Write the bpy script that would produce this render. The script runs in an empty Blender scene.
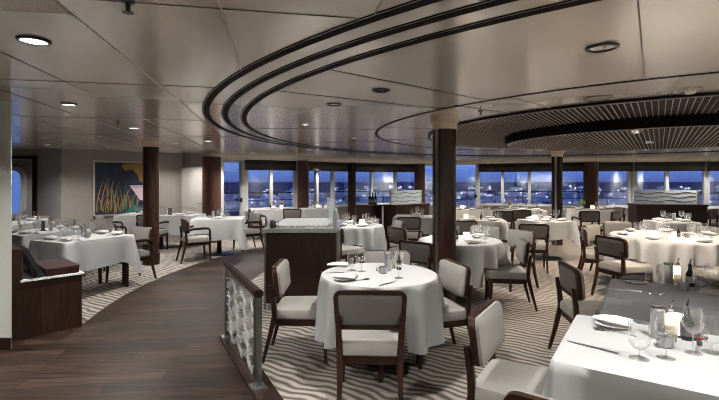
import bpy, math, random
from mathutils import Vector, Matrix
random.seed(7)
S = bpy.context.scene
COL = S.collection
PI = math.pi

# ------------------------------------------------------------------ camera / world / exposure
EYE, CEIL, FOC = 1.55, 2.28, 435.0
cam_d = bpy.data.cameras.new('camera'); cam = bpy.data.objects.new('camera', cam_d); COL.objects.link(cam)
cam.location = (0, 0, EYE); cam.rotation_euler = (PI/2, 0, 0)
cam_d.sensor_width = 36; cam_d.lens = 36*FOC/719; cam_d.shift_y = -19/719; cam_d.clip_end = 20000
S.camera = cam
S.view_settings.view_transform = 'Standard'; S.view_settings.look = 'None'
S.view_settings.gamma = 1; S.view_settings.exposure = 1.62
try: S.view_settings.use_curve_mapping = False
except Exception: pass
S.cycles.use_denoising = True; S.cycles.filter_width = 1.0
S.cycles.max_bounces = 8; S.cycles.transparent_max_bounces = 24
S.cycles.caustics_reflective = False; S.cycles.caustics_refractive = False
S.cycles.sample_clamp_indirect = 25.0; S.cycles.sample_clamp_direct = 0.0

w = bpy.data.worlds.new('world'); S.world = w; w.use_nodes = True
nt = w.node_tree; nt.nodes.clear()
tc = nt.nodes.new('ShaderNodeTexCoord'); sp = nt.nodes.new('ShaderNodeSeparateXYZ')
cr = nt.nodes.new('ShaderNodeValToRGB'); bg = nt.nodes.new('ShaderNodeBackground'); wo = nt.nodes.new('ShaderNodeOutputWorld')
nt.links.new(tc.outputs['Generated'], sp.inputs[0]); nt.links.new(sp.outputs['Z'], cr.inputs[0])
nt.links.new(cr.outputs[0], bg.inputs[0]); nt.links.new(bg.outputs[0], wo.inputs[0])
el = cr.color_ramp.elements
el[0].position = 0.0; el[0].color = (.085, .125, .40, 1)
el[1].position = 0.5; el[1].color = (.07, .15, .52, 1)
e = el.new(.012); e.color = (.10, .18, .52, 1)
e = el.new(.035); e.color = (.15, .27, .72, 1)
bg.inputs[1].default_value = 0.42
LAMP = 1.75                                            # master gain of the room lamps

# ------------------------------------------------------------------ helpers
def at(px, py, z):                                    # photo reading -> point on the level z
    Y = FOC*(EYE-z)/(py-181.0)
    return Vector(((px-359.5)/FOC*Y, Y, z))
def atY(px, Y, z=0.0): return Vector(((px-359.5)/FOC*Y, Y, z))
TT = .765                                             # height of the cloth-covered table tops

class MB:
    def __init__(s): s.v=[]; s.f=[]; s.m=[]; s.cur=0
    def face(s, idx): s.f.append(tuple(idx)); s.m.append(s.cur)
    def box(s, x0,x1,y0,y1,z0,z1, M=None):
        b=len(s.v); P=[(x0,y0,z0),(x1,y0,z0),(x1,y1,z0),(x0,y1,z0),(x0,y0,z1),(x1,y0,z1),(x1,y1,z1),(x0,y1,z1)]
        for p in P: s.v.append(tuple(M@Vector(p)) if M else p)
        for q in ((0,3,2,1),(4,5,6,7),(0,1,5,4),(1,2,6,5),(2,3,7,6),(3,0,4,7)): s.face([b+i for i in q])
        return s
    def loft(s, rings, cap0=True, cap1=True, closed=True):
        b=len(s.v); n=len(rings[0])
        for r in rings: s.v += [tuple(p) for p in r]
        for k in range(len(rings)-1):
            for i in range(n if closed else n-1):
                j=(i+1)%n; s.face((b+k*n+i, b+k*n+j, b+(k+1)*n+j, b+(k+1)*n+i))
        if cap0: s.face([b+i for i in range(n-1,-1,-1)])
        if cap1: s.face([b+(len(rings)-1)*n+i for i in range(n)])
        return s
    def lathe(s, prof, n=20, c=(0,0,0), cap0=True, cap1=True):
        return s.loft([[(c[0]+r*math.cos(2*PI*i/n), c[1]+r*math.sin(2*PI*i/n), c[2]+z) for i in range(n)] for r,z in prof], cap0, cap1)
    def tube(s, path, rad, n=8, square=False, up=(0,0,1)):
        path=[Vector(p) for p in path]; rings=[]
        if not isinstance(rad,(list,tuple)): rad=[rad]*len(path)
        for k,p in enumerate(path):
            t=(path[min(k+1,len(path)-1)]-path[max(k-1,0)]).normalized()
            a=Vector(up).cross(t)
            if a.length<.05: a=Vector((1,0,0)) - t*t.x
            a.normalize(); b2=t.cross(a).normalized(); r=rad[k]
            rx,ry = r if isinstance(r,tuple) else (r,r)
            ring=[]
            if square:
                c=.72
                for (i,j) in ((1,c),(c,1),(-c,1),(-1,c),(-1,-c),(-c,-1),(c,-1),(1,-c)): ring.append(p+a*rx*i+b2*ry*j)
            else:
                for i in range(n): ring.append(p+a*rx*math.cos(2*PI*i/n)+b2*ry*math.sin(2*PI*i/n))
            rings.append(ring)
        return s.loft(rings)
    def build(s, name, mats, parent=None, smooth=True, loc=None, angle=35):
        me=bpy.data.meshes.new(name); me.from_pydata(s.v,[],s.f)
        if not isinstance(mats,(list,tuple)): mats=[mats]
        for m in mats: me.materials.append(m)
        me.polygons.foreach_set('material_index', s.m)
        if smooth:
            me.polygons.foreach_set('use_smooth',[True]*len(s.f))
        me.validate(); me.update()
        if smooth: me.set_sharp_from_angle(angle=math.radians(angle))
        o=bpy.data.objects.new(name,me); COL.objects.link(o)
        if parent: o.parent=parent
        if loc: o.location=loc
        return o

def rrect(w,h,r,n=4,cx=0,cy=0):                       # rounded rectangle outline (ccw)
    pts=[]
    for (sx,sy,a0) in ((1,1,0),(-1,1,90),(-1,-1,180),(1,-1,270)):
        for k in range(n+1):
            a=math.radians(a0+90*k/n)
            pts.append((cx+sx*(w/2-r)+r*math.cos(a), cy+sy*(h/2-r)+r*math.sin(a)))
    return pts

def tag(o,label=None,cat=None,group=None,kind=None):
    if label: o['label']=label
    if cat: o['category']=cat
    if group: o['group']=group
    if kind: o['kind']=kind
    return o
def thing(name,label,cat,loc=(0,0,0),rz=0,group=None):
    o=bpy.data.objects.new(name,None); COL.objects.link(o); o.empty_display_size=.1
    o.location=loc; o.rotation_euler=(0,0,rz); return tag(o,label,cat,group)
def struct(o): o['kind']='structure'; return o
def dup(root,loc,rz,label,group=None):
    r=root.copy(); COL.objects.link(r); r.location=loc; r.rotation_euler=(0,0,rz)
    r['label']=label
    if group: r['group']=group
    elif 'group' in r: del r['group']
    for ch in list(root.children):
        c=ch.copy(); COL.objects.link(c); c.parent=r
        for g in list(ch.children):
            d=g.copy(); COL.objects.link(d); d.parent=c
    return r

# ------------------------------------------------------------------ materials
def mat(name,col,rough=.5,metal=0,**k):
    m=bpy.data.materials.new(name); m.use_nodes=True
    b=m.node_tree.nodes['Principled BSDF']
    b.inputs['Base Color'].default_value=(*col,1); b.inputs['Roughness'].default_value=rough; b.inputs['Metallic'].default_value=metal
    for kk,v in k.items(): b.inputs[kk.replace('_',' ')].default_value=v
    return m
def N(m,t,**k):
    n=m.node_tree.nodes.new(t)
    for kk,v in k.items(): setattr(n,kk,v)
    return n
def L(m,a,b): m.node_tree.links.new(a,b)
def BS(m): return m.node_tree.nodes['Principled BSDF']
def ramp(m,stops):
    r=N(m,'ShaderNodeValToRGB'); e=r.color_ramp.elements
    e[0].position,e[0].color=stops[0][0],(*stops[0][1],1); e[1].position,e[1].color=stops[-1][0],(*stops[-1][1],1)
    for p,c in stops[1:-1]:
        q=e.new(p); q.color=(*c,1)
    return r
def coords(m,kind='Object',scale=(1,1,1),rot=(0,0,0)):
    t=N(m,'ShaderNodeTexCoord'); mp=N(m,'ShaderNodeMapping'); L(m,t.outputs[kind],mp.inputs[0])
    mp.inputs['Scale'].default_value=scale; mp.inputs['Rotation'].default_value=rot
    return mp.outputs[0]
def bump(m,src,strength=.2,dist=.002):
    b=N(m,'ShaderNodeBump'); b.inputs['Strength'].default_value=strength; b.inputs['Distance'].default_value=dist
    L(m,src,b.inputs['Height']); L(m,b.outputs[0],BS(m).inputs['Normal'])

def wood(name,c0,c1,rough=.35,scale=(14,14,1.2)):
    m=mat(name,c0,rough,0,Specular_IOR_Level=.22); co=coords(m,'Object',scale)
    n=N(m,'ShaderNodeTexNoise'); n.inputs['Scale'].default_value=2.5; n.inputs['Detail'].default_value=4; L(m,co,n.inputs[0])
    r=ramp(m,[(.3,c0),(.7,c1)]); L(m,n.outputs[0],r.inputs[0]); L(m,r.outputs[0],BS(m).inputs['Base Color']); return m
def fabric(name,c,rough=.9,var=.12,sc=90,bs=.25):
    m=mat(name,c,rough); co=coords(m)
    n=N(m,'ShaderNodeTexNoise'); n.inputs['Scale'].default_value=sc; n.inputs['Detail'].default_value=2; L(m,co,n.inputs[0])
    r=ramp(m,[(.3,tuple(x*(1-var) for x in c)),(.7,tuple(min(1,x*(1+var)) for x in c))]); L(m,n.outputs[0],r.inputs[0])
    L(m,r.outputs[0],BS(m).inputs['Base Color']); bump(m,n.outputs[0],bs,.001); return m

M={}
M['chair_wood']=wood('dark_chair_wood',(.017,.008,.0055),(.040,.018,.0115),.32,(20,20,3))
M['panel_wood']=wood('dark_panel_wood',(.016,.008,.006),(.034,.017,.012),.3)
M['panel_wood'].name='dark_panel_wood'
M['column_wood']=wood('column_wood',(.022,.010,.0065),(.050,.024,.016),.26)
M['rail_wood']=wood('handrail_wood',(.012,.007,.006),(.024,.014,.011),.25)
M['red_wood']=wood('reddish_column_wood',(.060,.028,.020),(.10,.048,.034),.3)
M['seat_light']=fabric('light_upholstery',(.215,.203,.185),.9,.04)
M['rear_shaded']=fabric('shaded_upholstery',(.108,.10,.09),.9,.06)  # same fabric as the seats, shade painted in as a darker tone
M['cloth']=fabric('white_table_linen',(.335,.338,.338),.85,.03,140,.08)
M['cloth_shaded']=fabric('shaded_table_linen',(.13,.13,.134),.85,.04,140,.08)  # darker copy of the white linen, shade painted into its colour
M['napkin']=fabric('white_napkin_linen',(.56,.555,.54),.85,.03,160,.08)
M['napkin_shaded']=fabric('shaded_napkin_linen',(.05,.05,.053),.85,.05,160,.08)  # darker napkin copy for the same table, shade put into the colour
M['china']=mat('white_china',(.56,.56,.55),.15)
M['steel']=mat('brushed_steel',(.42,.42,.43),.28,1)
M['post_steel']=mat('dark_brushed_steel',(.20,.20,.205),.3,1)
M['chrome']=mat('chrome',(.75,.75,.77),.08,1)
M['dark_metal']=mat('dark_metal',(.03,.03,.032),.4,.6)
M['black']=mat('black_leather',(.008,.008,.009),.45)
M['burgundy']=mat('burgundy_leather',(.022,.005,.007),.4,0,Specular_IOR_Level=.2)
M['black_glass']=mat('dark_bottle_glass',(.006,.008,.006),.08)
M['oil']=mat('golden_oil',(.45,.40,.20),.15,0,Alpha=.6)
M['label']=mat('bottle_paper_label',(.10,.10,.10),.6)
M['red']=mat('red_cap',(.35,.03,.02),.4)
M['cream']=mat('cream_paint',(.82,.77,.66),.5)
M['capital']=mat('cream_capital_paint',(.72,.60,.44),.45)
M['white_paint']=mat('white_frame_paint',(.62,.62,.60),.4)
M['marble']=fabric('speckled_stone',(.56,.56,.54),.3,.45,45,0)
M['granite']=fabric('grey_granite',(.33,.33,.31),.2,.5,90,0)
M['wall']=fabric('painted_wall',(.315,.283,.254),.75,.03,12,.02)
M['wall_white']=fabric('white_painted_wall',(.50,.51,.465),.6,.02,8,.02)
M['wall_grey']=fabric('grey_wall_panel',(.30,.30,.29),.6,.03,8,.02)
M['blind']=mat('dark_blind_fabric',(.014,.013,.012),.8)
M['blind_low']=mat('grey_blind_fabric',(.060,.057,.052),.7)
M['orange']=mat('orange_petals',(.70,.30,.10),.6)
M['leafgreen']=mat('green_leaves',(.05,.14,.05),.6)

def emis(name,col,st):
    m=bpy.data.materials.new(name); m.use_nodes=True; n=m.node_tree; n.nodes.clear()
    e=n.nodes.new('ShaderNodeEmission'); e.inputs[0].default_value=(*col,1); e.inputs[1].default_value=st
    o=n.nodes.new('ShaderNodeOutputMaterial'); n.links.new(e.outputs[0],o.inputs[0]); return m
M['lamp']=emis('lamp_lens',(1,.95,.88),4)
M['candle']=emis('candle_lantern_glow',(1,.76,.54),1.1)
M['town_light']=emis('town_light_bulbs',(.80,.85,1.0),1.5)

def thin_glass(name,tint,base,edge,rough=.02,blend=.35):
    m=bpy.data.materials.new(name); m.use_nodes=True; n=m.node_tree; n.nodes.clear()
    o=n.nodes.new('ShaderNodeOutputMaterial'); mx=n.nodes.new('ShaderNodeMixShader')
    t=n.nodes.new('ShaderNodeBsdfTransparent'); g=n.nodes.new('ShaderNodeBsdfGlossy'); lw=n.nodes.new('ShaderNodeLayerWeight')
    t.inputs[0].default_value=(*tint,1); g.inputs['Roughness'].default_value=rough; g.inputs[0].default_value=(1,1,1,1)
    lw.inputs[0].default_value=blend
    mr=n.nodes.new('ShaderNodeMapRange'); mr.inputs[3].default_value=base; mr.inputs[4].default_value=edge
    n.links.new(lw.outputs['Facing'],mr.inputs[0]); n.links.new(mr.outputs[0],mx.inputs[0])
    n.links.new(t.outputs[0],mx.inputs[1]); n.links.new(g.outputs[0],mx.inputs[2]); n.links.new(mx.outputs[0],o.inputs[0]); return m
M['glass']=thin_glass('drinking_glass',(.985,.987,.987),.09,1.0,.03,.22)
M['glass_stem']=thin_glass('glass_stem',(.93,.94,.94),.16,.9,.03,.2)
M['glass_foot']=thin_glass('glass_foot',(.96,.965,.965),.05,.6,.05,.15)
M['pane']=thin_glass('window_glass',(.93,.95,.97),.09,.6,.0)
def frosted(name,col,fac):
    m=bpy.data.materials.new(name); m.use_nodes=True; n=m.node_tree; n.nodes.clear()
    o=n.nodes.new('ShaderNodeOutputMaterial'); mx=n.nodes.new('ShaderNodeMixShader')
    t=n.nodes.new('ShaderNodeBsdfTransparent'); p=n.nodes.new('ShaderNodeBsdfPrincipled')
    p.inputs['Base Color'].default_value=(*col,1); p.inputs['Roughness'].default_value=.2
    mx.inputs[0].default_value=fac
    n.links.new(t.outputs[0],mx.inputs[1]); n.links.new(p.outputs[0],mx.inputs[2]); n.links.new(mx.outputs[0],o.inputs[0]); return m
M['frosted']=frosted('frosted_glass',(.62,.72,.74),.62)
M['etched']=frosted('etched_glass_wave',(.55,.56,.56),.24)
M['rail_glass']=thin_glass('railing_glass',(.86,.88,.88),.04,.35,.03,.15)

# ceiling metal panels
m=mat('satin_metal_ceiling',(.40,.355,.31),.21,.58); M['ceiling']=m
co=coords(m); n=N(m,'ShaderNodeTexNoise'); n.inputs['Scale'].default_value=1.3; L(m,co,n.inputs[0])
r=ramp(m,[(.3,(.84,.77,.70)),(.7,(.89,.82,.75))]); L(m,n.outputs[0],r.inputs[0]); L(m,r.outputs[0],BS(m).inputs['Base Color'])
n2=N(m,'ShaderNodeTexNoise'); n2.inputs['Scale'].default_value=2.2; L(m,co,n2.inputs[0]); bump(m,n2.outputs[0],.18,.010)
m=mat('perforated_ceiling_metal',(.38,.34,.30),.35,.30); M['perforated']=m
co=coords(m,'Object',(55,55,55),(0,0,.2)); v=N(m,'ShaderNodeTexVoronoi'); v.inputs['Randomness'].default_value=0; v.inputs['Scale'].default_value=1; L(m,co,v.inputs[0])
r=ramp(m,[(.20,(.20,.18,.16)),(.34,(.70,.63,.56))]); L(m,v.outputs['Distance'],r.inputs[0]); L(m,r.outputs[0],BS(m).inputs['Base Color'])
M['groove']=mat('dark_ceiling_groove',(.010,.008,.008),.6,.0,Specular_IOR_Level=.05)
M['groove_lip']=mat('bronze_groove_lip',(.17,.145,.125),.35,.5)
M['seam']=mat('pale_ceiling_seam',(.55,.47,.36),.4,.4)
M['seam_dark']=mat('dark_ceiling_seam',(.06,.05,.045),.4,.4)
M['grille_back']=mat('dark_grille_backing',(.013,.0095,.009),.6,0,Specular_IOR_Level=.1)
M['slat']=mat('bronze_grille_slat',(.46,.39,.35),.5,0,Specular_IOR_Level=.2)
M['grille_rim']=mat('bronze_grille_rim',(.30,.26,.22),.5)

# wood plank floor
m=mat('plank_floor',(.1,.06,.04),.42,0,Specular_IOR_Level=.18); M['plank']=m
co=coords(m,'Object',(1,1,1),(0,0,math.radians(-8)))
b=N(m,'ShaderNodeTexBrick'); b.offset=.37; b.inputs['Scale'].default_value=1
b.inputs['Brick Width'].default_value=1.05; b.inputs['Row Height'].default_value=.155; b.inputs['Mortar Size'].default_value=.005
b.inputs['Color1'].default_value=(.0125,.0076,.0055,1); b.inputs['Color2'].default_value=(.041,.025,.018,1); b.inputs['Mortar'].default_value=(.004,.003,.002,1)
L(m,co,b.inputs[0])
co2=coords(m,'Object',(1.1,13,1),(0,0,math.radians(-8))); n=N(m,'ShaderNodeTexNoise'); n.inputs['Scale'].default_value=2; n.inputs['Detail'].default_value=5; L(m,co2,n.inputs[0])
mx=N(m,'ShaderNodeMix',data_type='RGBA',blend_type='MULTIPLY'); mx.inputs[0].default_value=1
r=ramp(m,[(.30,(.22,.20,.19)),(.72,(1.75,1.68,1.58))]); L(m,n.outputs[0],r.inputs[0])
L(m,b.outputs[0],mx.inputs[6]); L(m,r.outputs[0],mx.inputs[7]); L(m,mx.outputs[2],BS(m).inputs['Base Color']); bump(m,b.outputs['Fac'],-.15,.002)

# wavy striped carpet
m=mat('wavy_carpet',(.3,.27,.23),.95); M['carpet']=m
co=coords(m,'Object',(1,1,1),(0,0,math.radians(30)))
wv=N(m,'ShaderNodeTexWave',bands_direction='Y'); wv.inputs['Scale'].default_value=4.1; wv.inputs['Distortion'].default_value=7.5
wv.inputs['Detail'].default_value=1.5; wv.inputs['Detail Scale'].default_value=.75; wv.inputs['Detail Roughness'].default_value=.45; L(m,co,wv.inputs[0])
r=ramp(m,[(.12,(.058,.048,.041)),(.45,(.18,.158,.135)),(.9,(.27,.24,.207))]); L(m,wv.outputs[0],r.inputs[0])
L(m,r.outputs[0],BS(m).inputs['Base Color'])
n=N(m,'ShaderNodeTexNoise'); n.inputs['Scale'].default_value=160; L(m,co,n.inputs[0]); bump(m,n.outputs[0],.4,.003)

# ================================================================== SETTING
CX,CY=4.333,6.514                                     # centre of the rings in ceiling and floor
def pc(R,deg,z=0): a=math.radians(deg); return (CX+R*math.cos(a), CY+R*math.sin(a), z)
X0,X1,Y0,Y1=-12.5,14.0,-1.6,17.2

mb=MB(); mb.box(X0,X1,Y0,Y1,-.12,0); fl=mb.build('floor',M['carpet'],smooth=False); struct(fl)
# parquet aisle: an annulus sector under the outer ring
mb=MB(); A0,A1,NA=112,262,90
ro=lambda a: 7.54 if a<194.5 else 7.54+min(1,(a-194.5)/4)*2.2
ring=[]
for (fn,z) in ((lambda a:6.02,.004),(ro,.004),(ro,-.01),(lambda a:6.02,-.01)):
    ring.append([pc(fn(A0+(A1-A0)*i/NA),A0+(A1-A0)*i/NA,z) for i in range(NA+1)])
rings=[[ring[k][i] for k in range(4)] for i in range(NA+1)]
mb.loft(rings); o=mb.build('floor_parquet_aisle',M['plank'],smooth=False); struct(o)

# ---- ceiling slab with grooves
mb=MB(); mb.box(X0,X1,Y0,Y1,CEIL,CEIL+.15); ceil=mb.build('ceiling',M['ceiling'],smooth=False); struct(ceil)
def ring_band(name,R0,R1,z0,z1,material,a0=0,a1=360,n=160,c=(CX,CY)):
    mb=MB(); rr=[]
    for i in range(n+1):
        a=math.radians(a0+(a1-a0)*i/n); ca,sa=math.cos(a),math.sin(a)
        rr.append([(c[0]+R*ca,c[1]+R*sa,z) for R,z in ((R0,z0),(R1,z0),(R1,z1),(R0,z1))])
    mb.loft(rr,cap0=(a1-a0)<360,cap1=(a1-a0)<360)
    return mb.build(name,material)
k=0
for R in (6.25,6.06,5.86):
    k+=1; struct(ring_band('trim_%d'%k,R-.028,R+.026,CEIL-.005,CEIL+.01,M['groove']))
    k+=1; struct(ring_band('trim_%d'%k,R+.026,R+.037,CEIL-.004,CEIL+.01,M['groove_lip']))
    k+=1; struct(ring_band('trim_%d'%k,R+.037,R+.042,CEIL-.004,CEIL+.01,M['groove']))
k+=1; struct(ring_band('trim_%d'%k,4.06,4.10,CEIL-.004,CEIL+.01,M['groove']))
# seams (pale strips outside the rings, dark radial joints inside)
def strip(p,q,wd,material,z=CEIL,h=.004):
    global k
    p,q=Vector((*p,0)),Vector((*q,0)); d=(q-p).normalized(); nrm=Vector((-d.y,d.x,0))*wd/2
    mb=MB(); a=[p+nrm,p-nrm,q-nrm,q+nrm]
    mb.loft([[(v.x,v.y,z-h) for v in a],[(v.x,v.y,z+.01) for v in a]]); k+=1
    return struct(mb.build('trim_%d'%k,material,smooth=False))
dv=(-.19,1)
def inring(x,y): return math.hypot(x-CX,y-CY)<6.30
for off in range(-6,4):
    bx=-.895+off*.66                                  # x of the seam at Y = 0
    y=-1.4
    while y<12.5 and not inring(bx+dv[0]*y,y): y+=.05
    ye=min(y,12.0)
    if ye>-1: strip((bx+dv[0]*-1.4,-1.4),(bx+dv[0]*ye,ye),.008 if off in (0,1) else .004,M['seam'] if off in (0,1) else M['groove_lip'])
for (y0,) in ((1.95,),(3.6,),(5.6,),(7.6,)):          # cross joints
    xs=-8.5
    xe=xs
    while not inring(xe,y0-.19*0+ (xe)*.19) and xe<3: xe+=.05
    strip((xs,y0+xs*.19),(xe,y0+xe*.19),.003,M['groove_lip'])
for a in (211,219,236,250,265,160,185):
    strip(pc(4.10,a)[:2],pc(5.83,a)[:2],.007,M['seam_dark'])
    strip(pc(3.28,a+3)[:2],pc(4.06,a+3)[:2],.006,M['seam_dark'])
# perforated panels over the near left
mb=MB(); 
pp=[(-.895-.66*0+dv[0]*-1.0-.01,-1.0),(-.895+dv[0]*1.9-.01,1.9),(-3.6,1.9-.19*2.4),(-3.6,-1.0)]
mb.loft([[(x,y,CEIL-.003) for x,y in pp],[(x,y,CEIL+.005) for x,y in pp]]); o=mb.build('ceiling_perforated_panel',M['perforated'],smooth=False); struct(o)

# ---- round slatted grille dropped under the ceiling centre, with a smaller disc hung below it
def grille(name,c,R,z0,z1,rim_h,label):
    t=thing(name,label,'ceiling grille',(c[0],c[1],z0))
    mb=MB(); mb.lathe([(R,0),(R,z1-z0)],96); mb.build('backing',M['grille_back'],t)
    rm=ring_band('rim',R-.03,R+.012,-rim_h,z1-z0,M['grille_rim'],n=128,c=(0,0)); rm.parent=t
    rm2=ring_band('outer_rim',R+.012,R+.05,-rim_h*.5,z1-z0,M['groove'],n=128,c=(0,0)); rm2.parent=t
    mb=MB(); d=Vector((.568,.823)); nn=Vector((.823,-.568)); q=-R+.06
    while q<R-.05:
        h=math.sqrt(R*R-q*q)-.04; a=nn*q-d*h; b=nn*q+d*h; wv=nn*.0042
        P=[a-wv,a+wv,b+wv,b-wv]
        mb.loft([[(p.x,p.y,-.008) for p in P],[(p.x,p.y,.002) for p in P]]); q+=.053
    mb.build('slats',M['slat'],t,smooth=False); return t
grille('ceiling_grille',(CX,CY),3.22,CEIL-.014,CEIL,.010,'large round bronze slatted ceiling grille over the right of the room')
grille('ceiling_disc',(CX,CY),2.0,CEIL-.135,CEIL-.016,.012,'smaller dark slatted disc hung below the large ceiling grille')

# ---- left side walls
def wall_seg(name,p,q,z0,z1,th,material,side=1):
    p,q=Vector((*p,0)),Vector((*q,0)); d=(q-p).normalized(); nn=Vector((-d.y,d.x,0))*th*side
    mb=MB(); a=[p,q,q+nn,p+nn]; mb.loft([[(v.x,v.y,z0) for v in a],[(v.x,v.y,z1) for v in a]])
    return struct(mb.build(name,material,smooth=False))
WA=(-6.75,9.85); WB=(-4.86,11.95); WC=(-4.02,11.30)
wall_seg('wall_left',WA,WB,0,CEIL,.15,M['wall'])
wall_seg('wall_left_corner',WB,(-3.97,11.45),0,CEIL,.15,M['wall'])
# doorway wall at far left
dL,dR=-7.95,-7.42
wall_seg('wall_doorway',(dR,10.02),WA,0,CEIL,.15,fabric('lilac_wall',(.36,.34,.365),.75,.03,12,.02))  # lilac tint stands in for window light falling on this wall
wall_seg('wall_doorway_lintel',(dL-.6,10.06),(dR,10.02),2.12,CEIL,.15,M['wall'])
wall_seg('wall_far_left',(X0,10.1),(dL-.6,10.06),0,CEIL,.15,M['wall'])
mb=MB(); mb.box(dR-.09,dR,9.98,10.2,0,2.12); mb.box(dL-.6,dR,9.98,10.2,2.05,2.13); mb.box(dL-.69,dL-.6,9.98,10.2,0,2.13)
o=mb.build('door_1',M['panel_wood'],smooth=False); struct(o)
wall_seg('wall_lobby',(X0-.6,12.4),(-6.2,12.4),0,CEIL,.15,M['wall_grey'])
# rounded window in the lobby wall beyond the doorway
def rounded_window():
    c=atY(11.5,12.33); wd,z0,z1=.75,.5,1.95
    def out(w_,h_,r,y): 
        zc=(z0+z1)/2; return [(c.x+x,y,zc+z) for x,z in rrect(w_,h_,r,8)]
    mb=MB(); mb.loft([out(wd,z1-z0,.30,12.40),out(wd,z1-z0,.30,12.30),out(wd-.2,z1-z0-.2,.22,12.30),out(wd-.2,z1-z0-.2,.22,12.40)],False,False)
    o=mb.build('window_9',M['white_paint']); struct(o)
    mb=MB(); mb.loft([out(wd-.2,z1-z0-.2,.22,12.37),out(wd-.2,z1-z0-.2,.22,12.385)])
    g=mb.build('pane',M['dusk_pane'],o)
M['dusk_pane']=emis('dusk_glow_pane',(.10,.18,.50),.33)  # pane glows by itself in place of the dusk sky
rounded_window()
# near left white pier with dark skirting
mb=MB(); pp=[(-6.2,3.90),(-3.20,4.00),(-3.29,4.115),(-6.2,4.02)]
mb.loft([[(x,y,z) for x,y in pp] for z in (0,CEIL)]); o=mb.build('wall_left_pier',M['wall_white'],smooth=False); struct(o)
mb=MB(); pp=[(-6.2,3.885),(-3.195,3.985),(-3.29,4.125),(-6.2,4.02)]
mb.loft([[(x,y,z) for x,y in pp] for z in (0,.11)]); o=mb.build('baseboard_left',M['panel_wood'],smooth=False); struct(o)
# side walls out of view close the room
wall_seg('wall_west',(X0,Y0),(X0,12.6),0,CEIL,.1,M['wall_white'])
wall_seg('wall_south',(X0,Y0),(X1,Y0),0,CEIL,.1,M['wall_white'],-1)
wall_seg('wall_east',(X1,Y0),(X1,14.0),0,CEIL,.1,M['wall_white'],-1)

# white service door on the corner wall
mb=MB(); 
D0,D1=Vector((-4.80,11.86,0)),Vector((-4.08,11.44,0)); dd=(D1-D0).normalized(); nn=Vector((dd.y,-dd.x,0))
Mx=Matrix.Translation(D0)@Matrix(((dd.x,-nn.x,0,0),(dd.y,-nn.y,0,0),(0,0,1,0),(0,0,0,1)))
W=(D1-D0).length
mb.box(0,W,-.02,.02,0,1.86,Mx); o=mb.build('door_2',mat('door_paint',(.50,.47,.43),.5),smooth=False); struct(o)
mb=MB(); mb.box(-.05,0,-.035,.03,0,1.91,Mx); mb.box(W,W+.05,-.035,.03,0,1.91,Mx); mb.box(-.05,W+.05,-.035,.03,1.86,1.91,Mx); o2=mb.build('door_frame',M['wall_white'],o,smooth=False)
mb=MB(); mb.tube([Mx@Vector((W-.08,-.02,.95)),Mx@Vector((W-.08,-.07,.95)),Mx@Vector((W-.18,-.07,.95))],.011); mb.build('door_handle',M['chrome'],o)

# ---- curved window front
YF={200:11.0,245:12.3,300:13.1,352:14.6,400:15.5,440:15.6,480:15.3,520:14.8,560:14.2,595:14.0,640:13.9,719:13.4,800:13.0,880:12.2}
ks=sorted(YF)
def yf(px):
    if px<=ks[0]: return YF[ks[0]]
    if px>=ks[-1]: return YF[ks[-1]]
    for a,b in zip(ks,ks[1:]):
        if a<=px<=b: return YF[a]+(YF[b]-YF[a])*(px-a)/(b-a)
def wl(px,off=.5,z=0): return atY(px,yf(px)+off,z)
pxs=[200]+list(range(210,880,10))
def band(name,o0,o1,z0,z1,material,lo=200,hi=880):
    P=[p for p in pxs if lo<p<hi]; P=[lo]+P+[hi]
    mb=MB(); mb.loft([[wl(p,o0,z0),wl(p,o1,z0),wl(p,o1,z1),wl(p,o0,z1)] for p in P]); return struct(mb.build(name,material,smooth=False))
SILL,HEAD=.70,2.17
band('ceiling_soffit',0,.75,HEAD,CEIL,M['cream'])
band('wall_back',.50,.64,0,SILL-.04,M['wall_grey'],244,454); band('wall_back_right',.50,.64,0,SILL-.04,M['wall_grey'],477.5,880)
band('trim_91',.42,.66,SILL-.04,SILL,M['white_paint'],244,454); band('trim_92',.42,.66,SILL-.04,SILL,M['white_paint'],477.5,880)
def post(mb,px,w_,z0,z1,d0=.49,d1=.62):
    a=wl(px-.6,(d0+d1)/2); b=wl(px+.6,(d0+d1)/2); t=(b-a).normalized(); nn=Vector((-t.y,t.x,0)); c=wl(px,(d0+d1)/2)
    P=[c-t*w_/2-nn*.06,c+t*w_/2-nn*.06,c+t*w_/2+nn*.06,c-t*w_/2+nn*.06]
    mb.loft([[(v.x,v.y,z0) for v in P],[(v.x,v.y,z1) for v in P]])
bays=[(244,297,[271],[(.13),(.22)]),(297,352,[316.5,332.5],None),(352,422,[371.5,395],None),(422,454,[436],None),
      (477.5,557,[502.5,529.5],None),(557,594,[],None),(594,634,[629],None),(634,706,[666.5,705],None),(706,800,[750],None)]
for i,(a,b,mul,_) in enumerate(bays):
    mb=MB(); 
    post(mb,a+.8,.10 if i else .16,SILL,HEAD); post(mb,b-.8,.10 if i else .2,SILL,HEAD)
    for q in mul: post(mb,q,.095,SILL,HEAD)
    P=[a+(b-a)*j/8 for j in range(9)]
    mb.loft([[wl(p,.51,SILL),wl(p,.60,SILL),wl(p,.60,SILL+.05),wl(p,.51,SILL+.05)] for p in P])
    mb.loft([[wl(p,.51,HEAD-.05),wl(p,.60,HEAD-.05),wl(p,.60,HEAD),wl(p,.51,HEAD)] for p in P])
    f=mb.build('window_%d'%(i+1) if i<8 else 'window_10',M['white_paint'],smooth=False); struct(f)
    mb=MB(); mb.loft([[wl(p,.55,SILL+.03),wl(p,.558,SILL+.03),wl(p,.558,HEAD-.03),wl(p,.55,HEAD-.03)] for p in P]); mb.build('pane',M['pane'],f,smooth=False)
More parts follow.
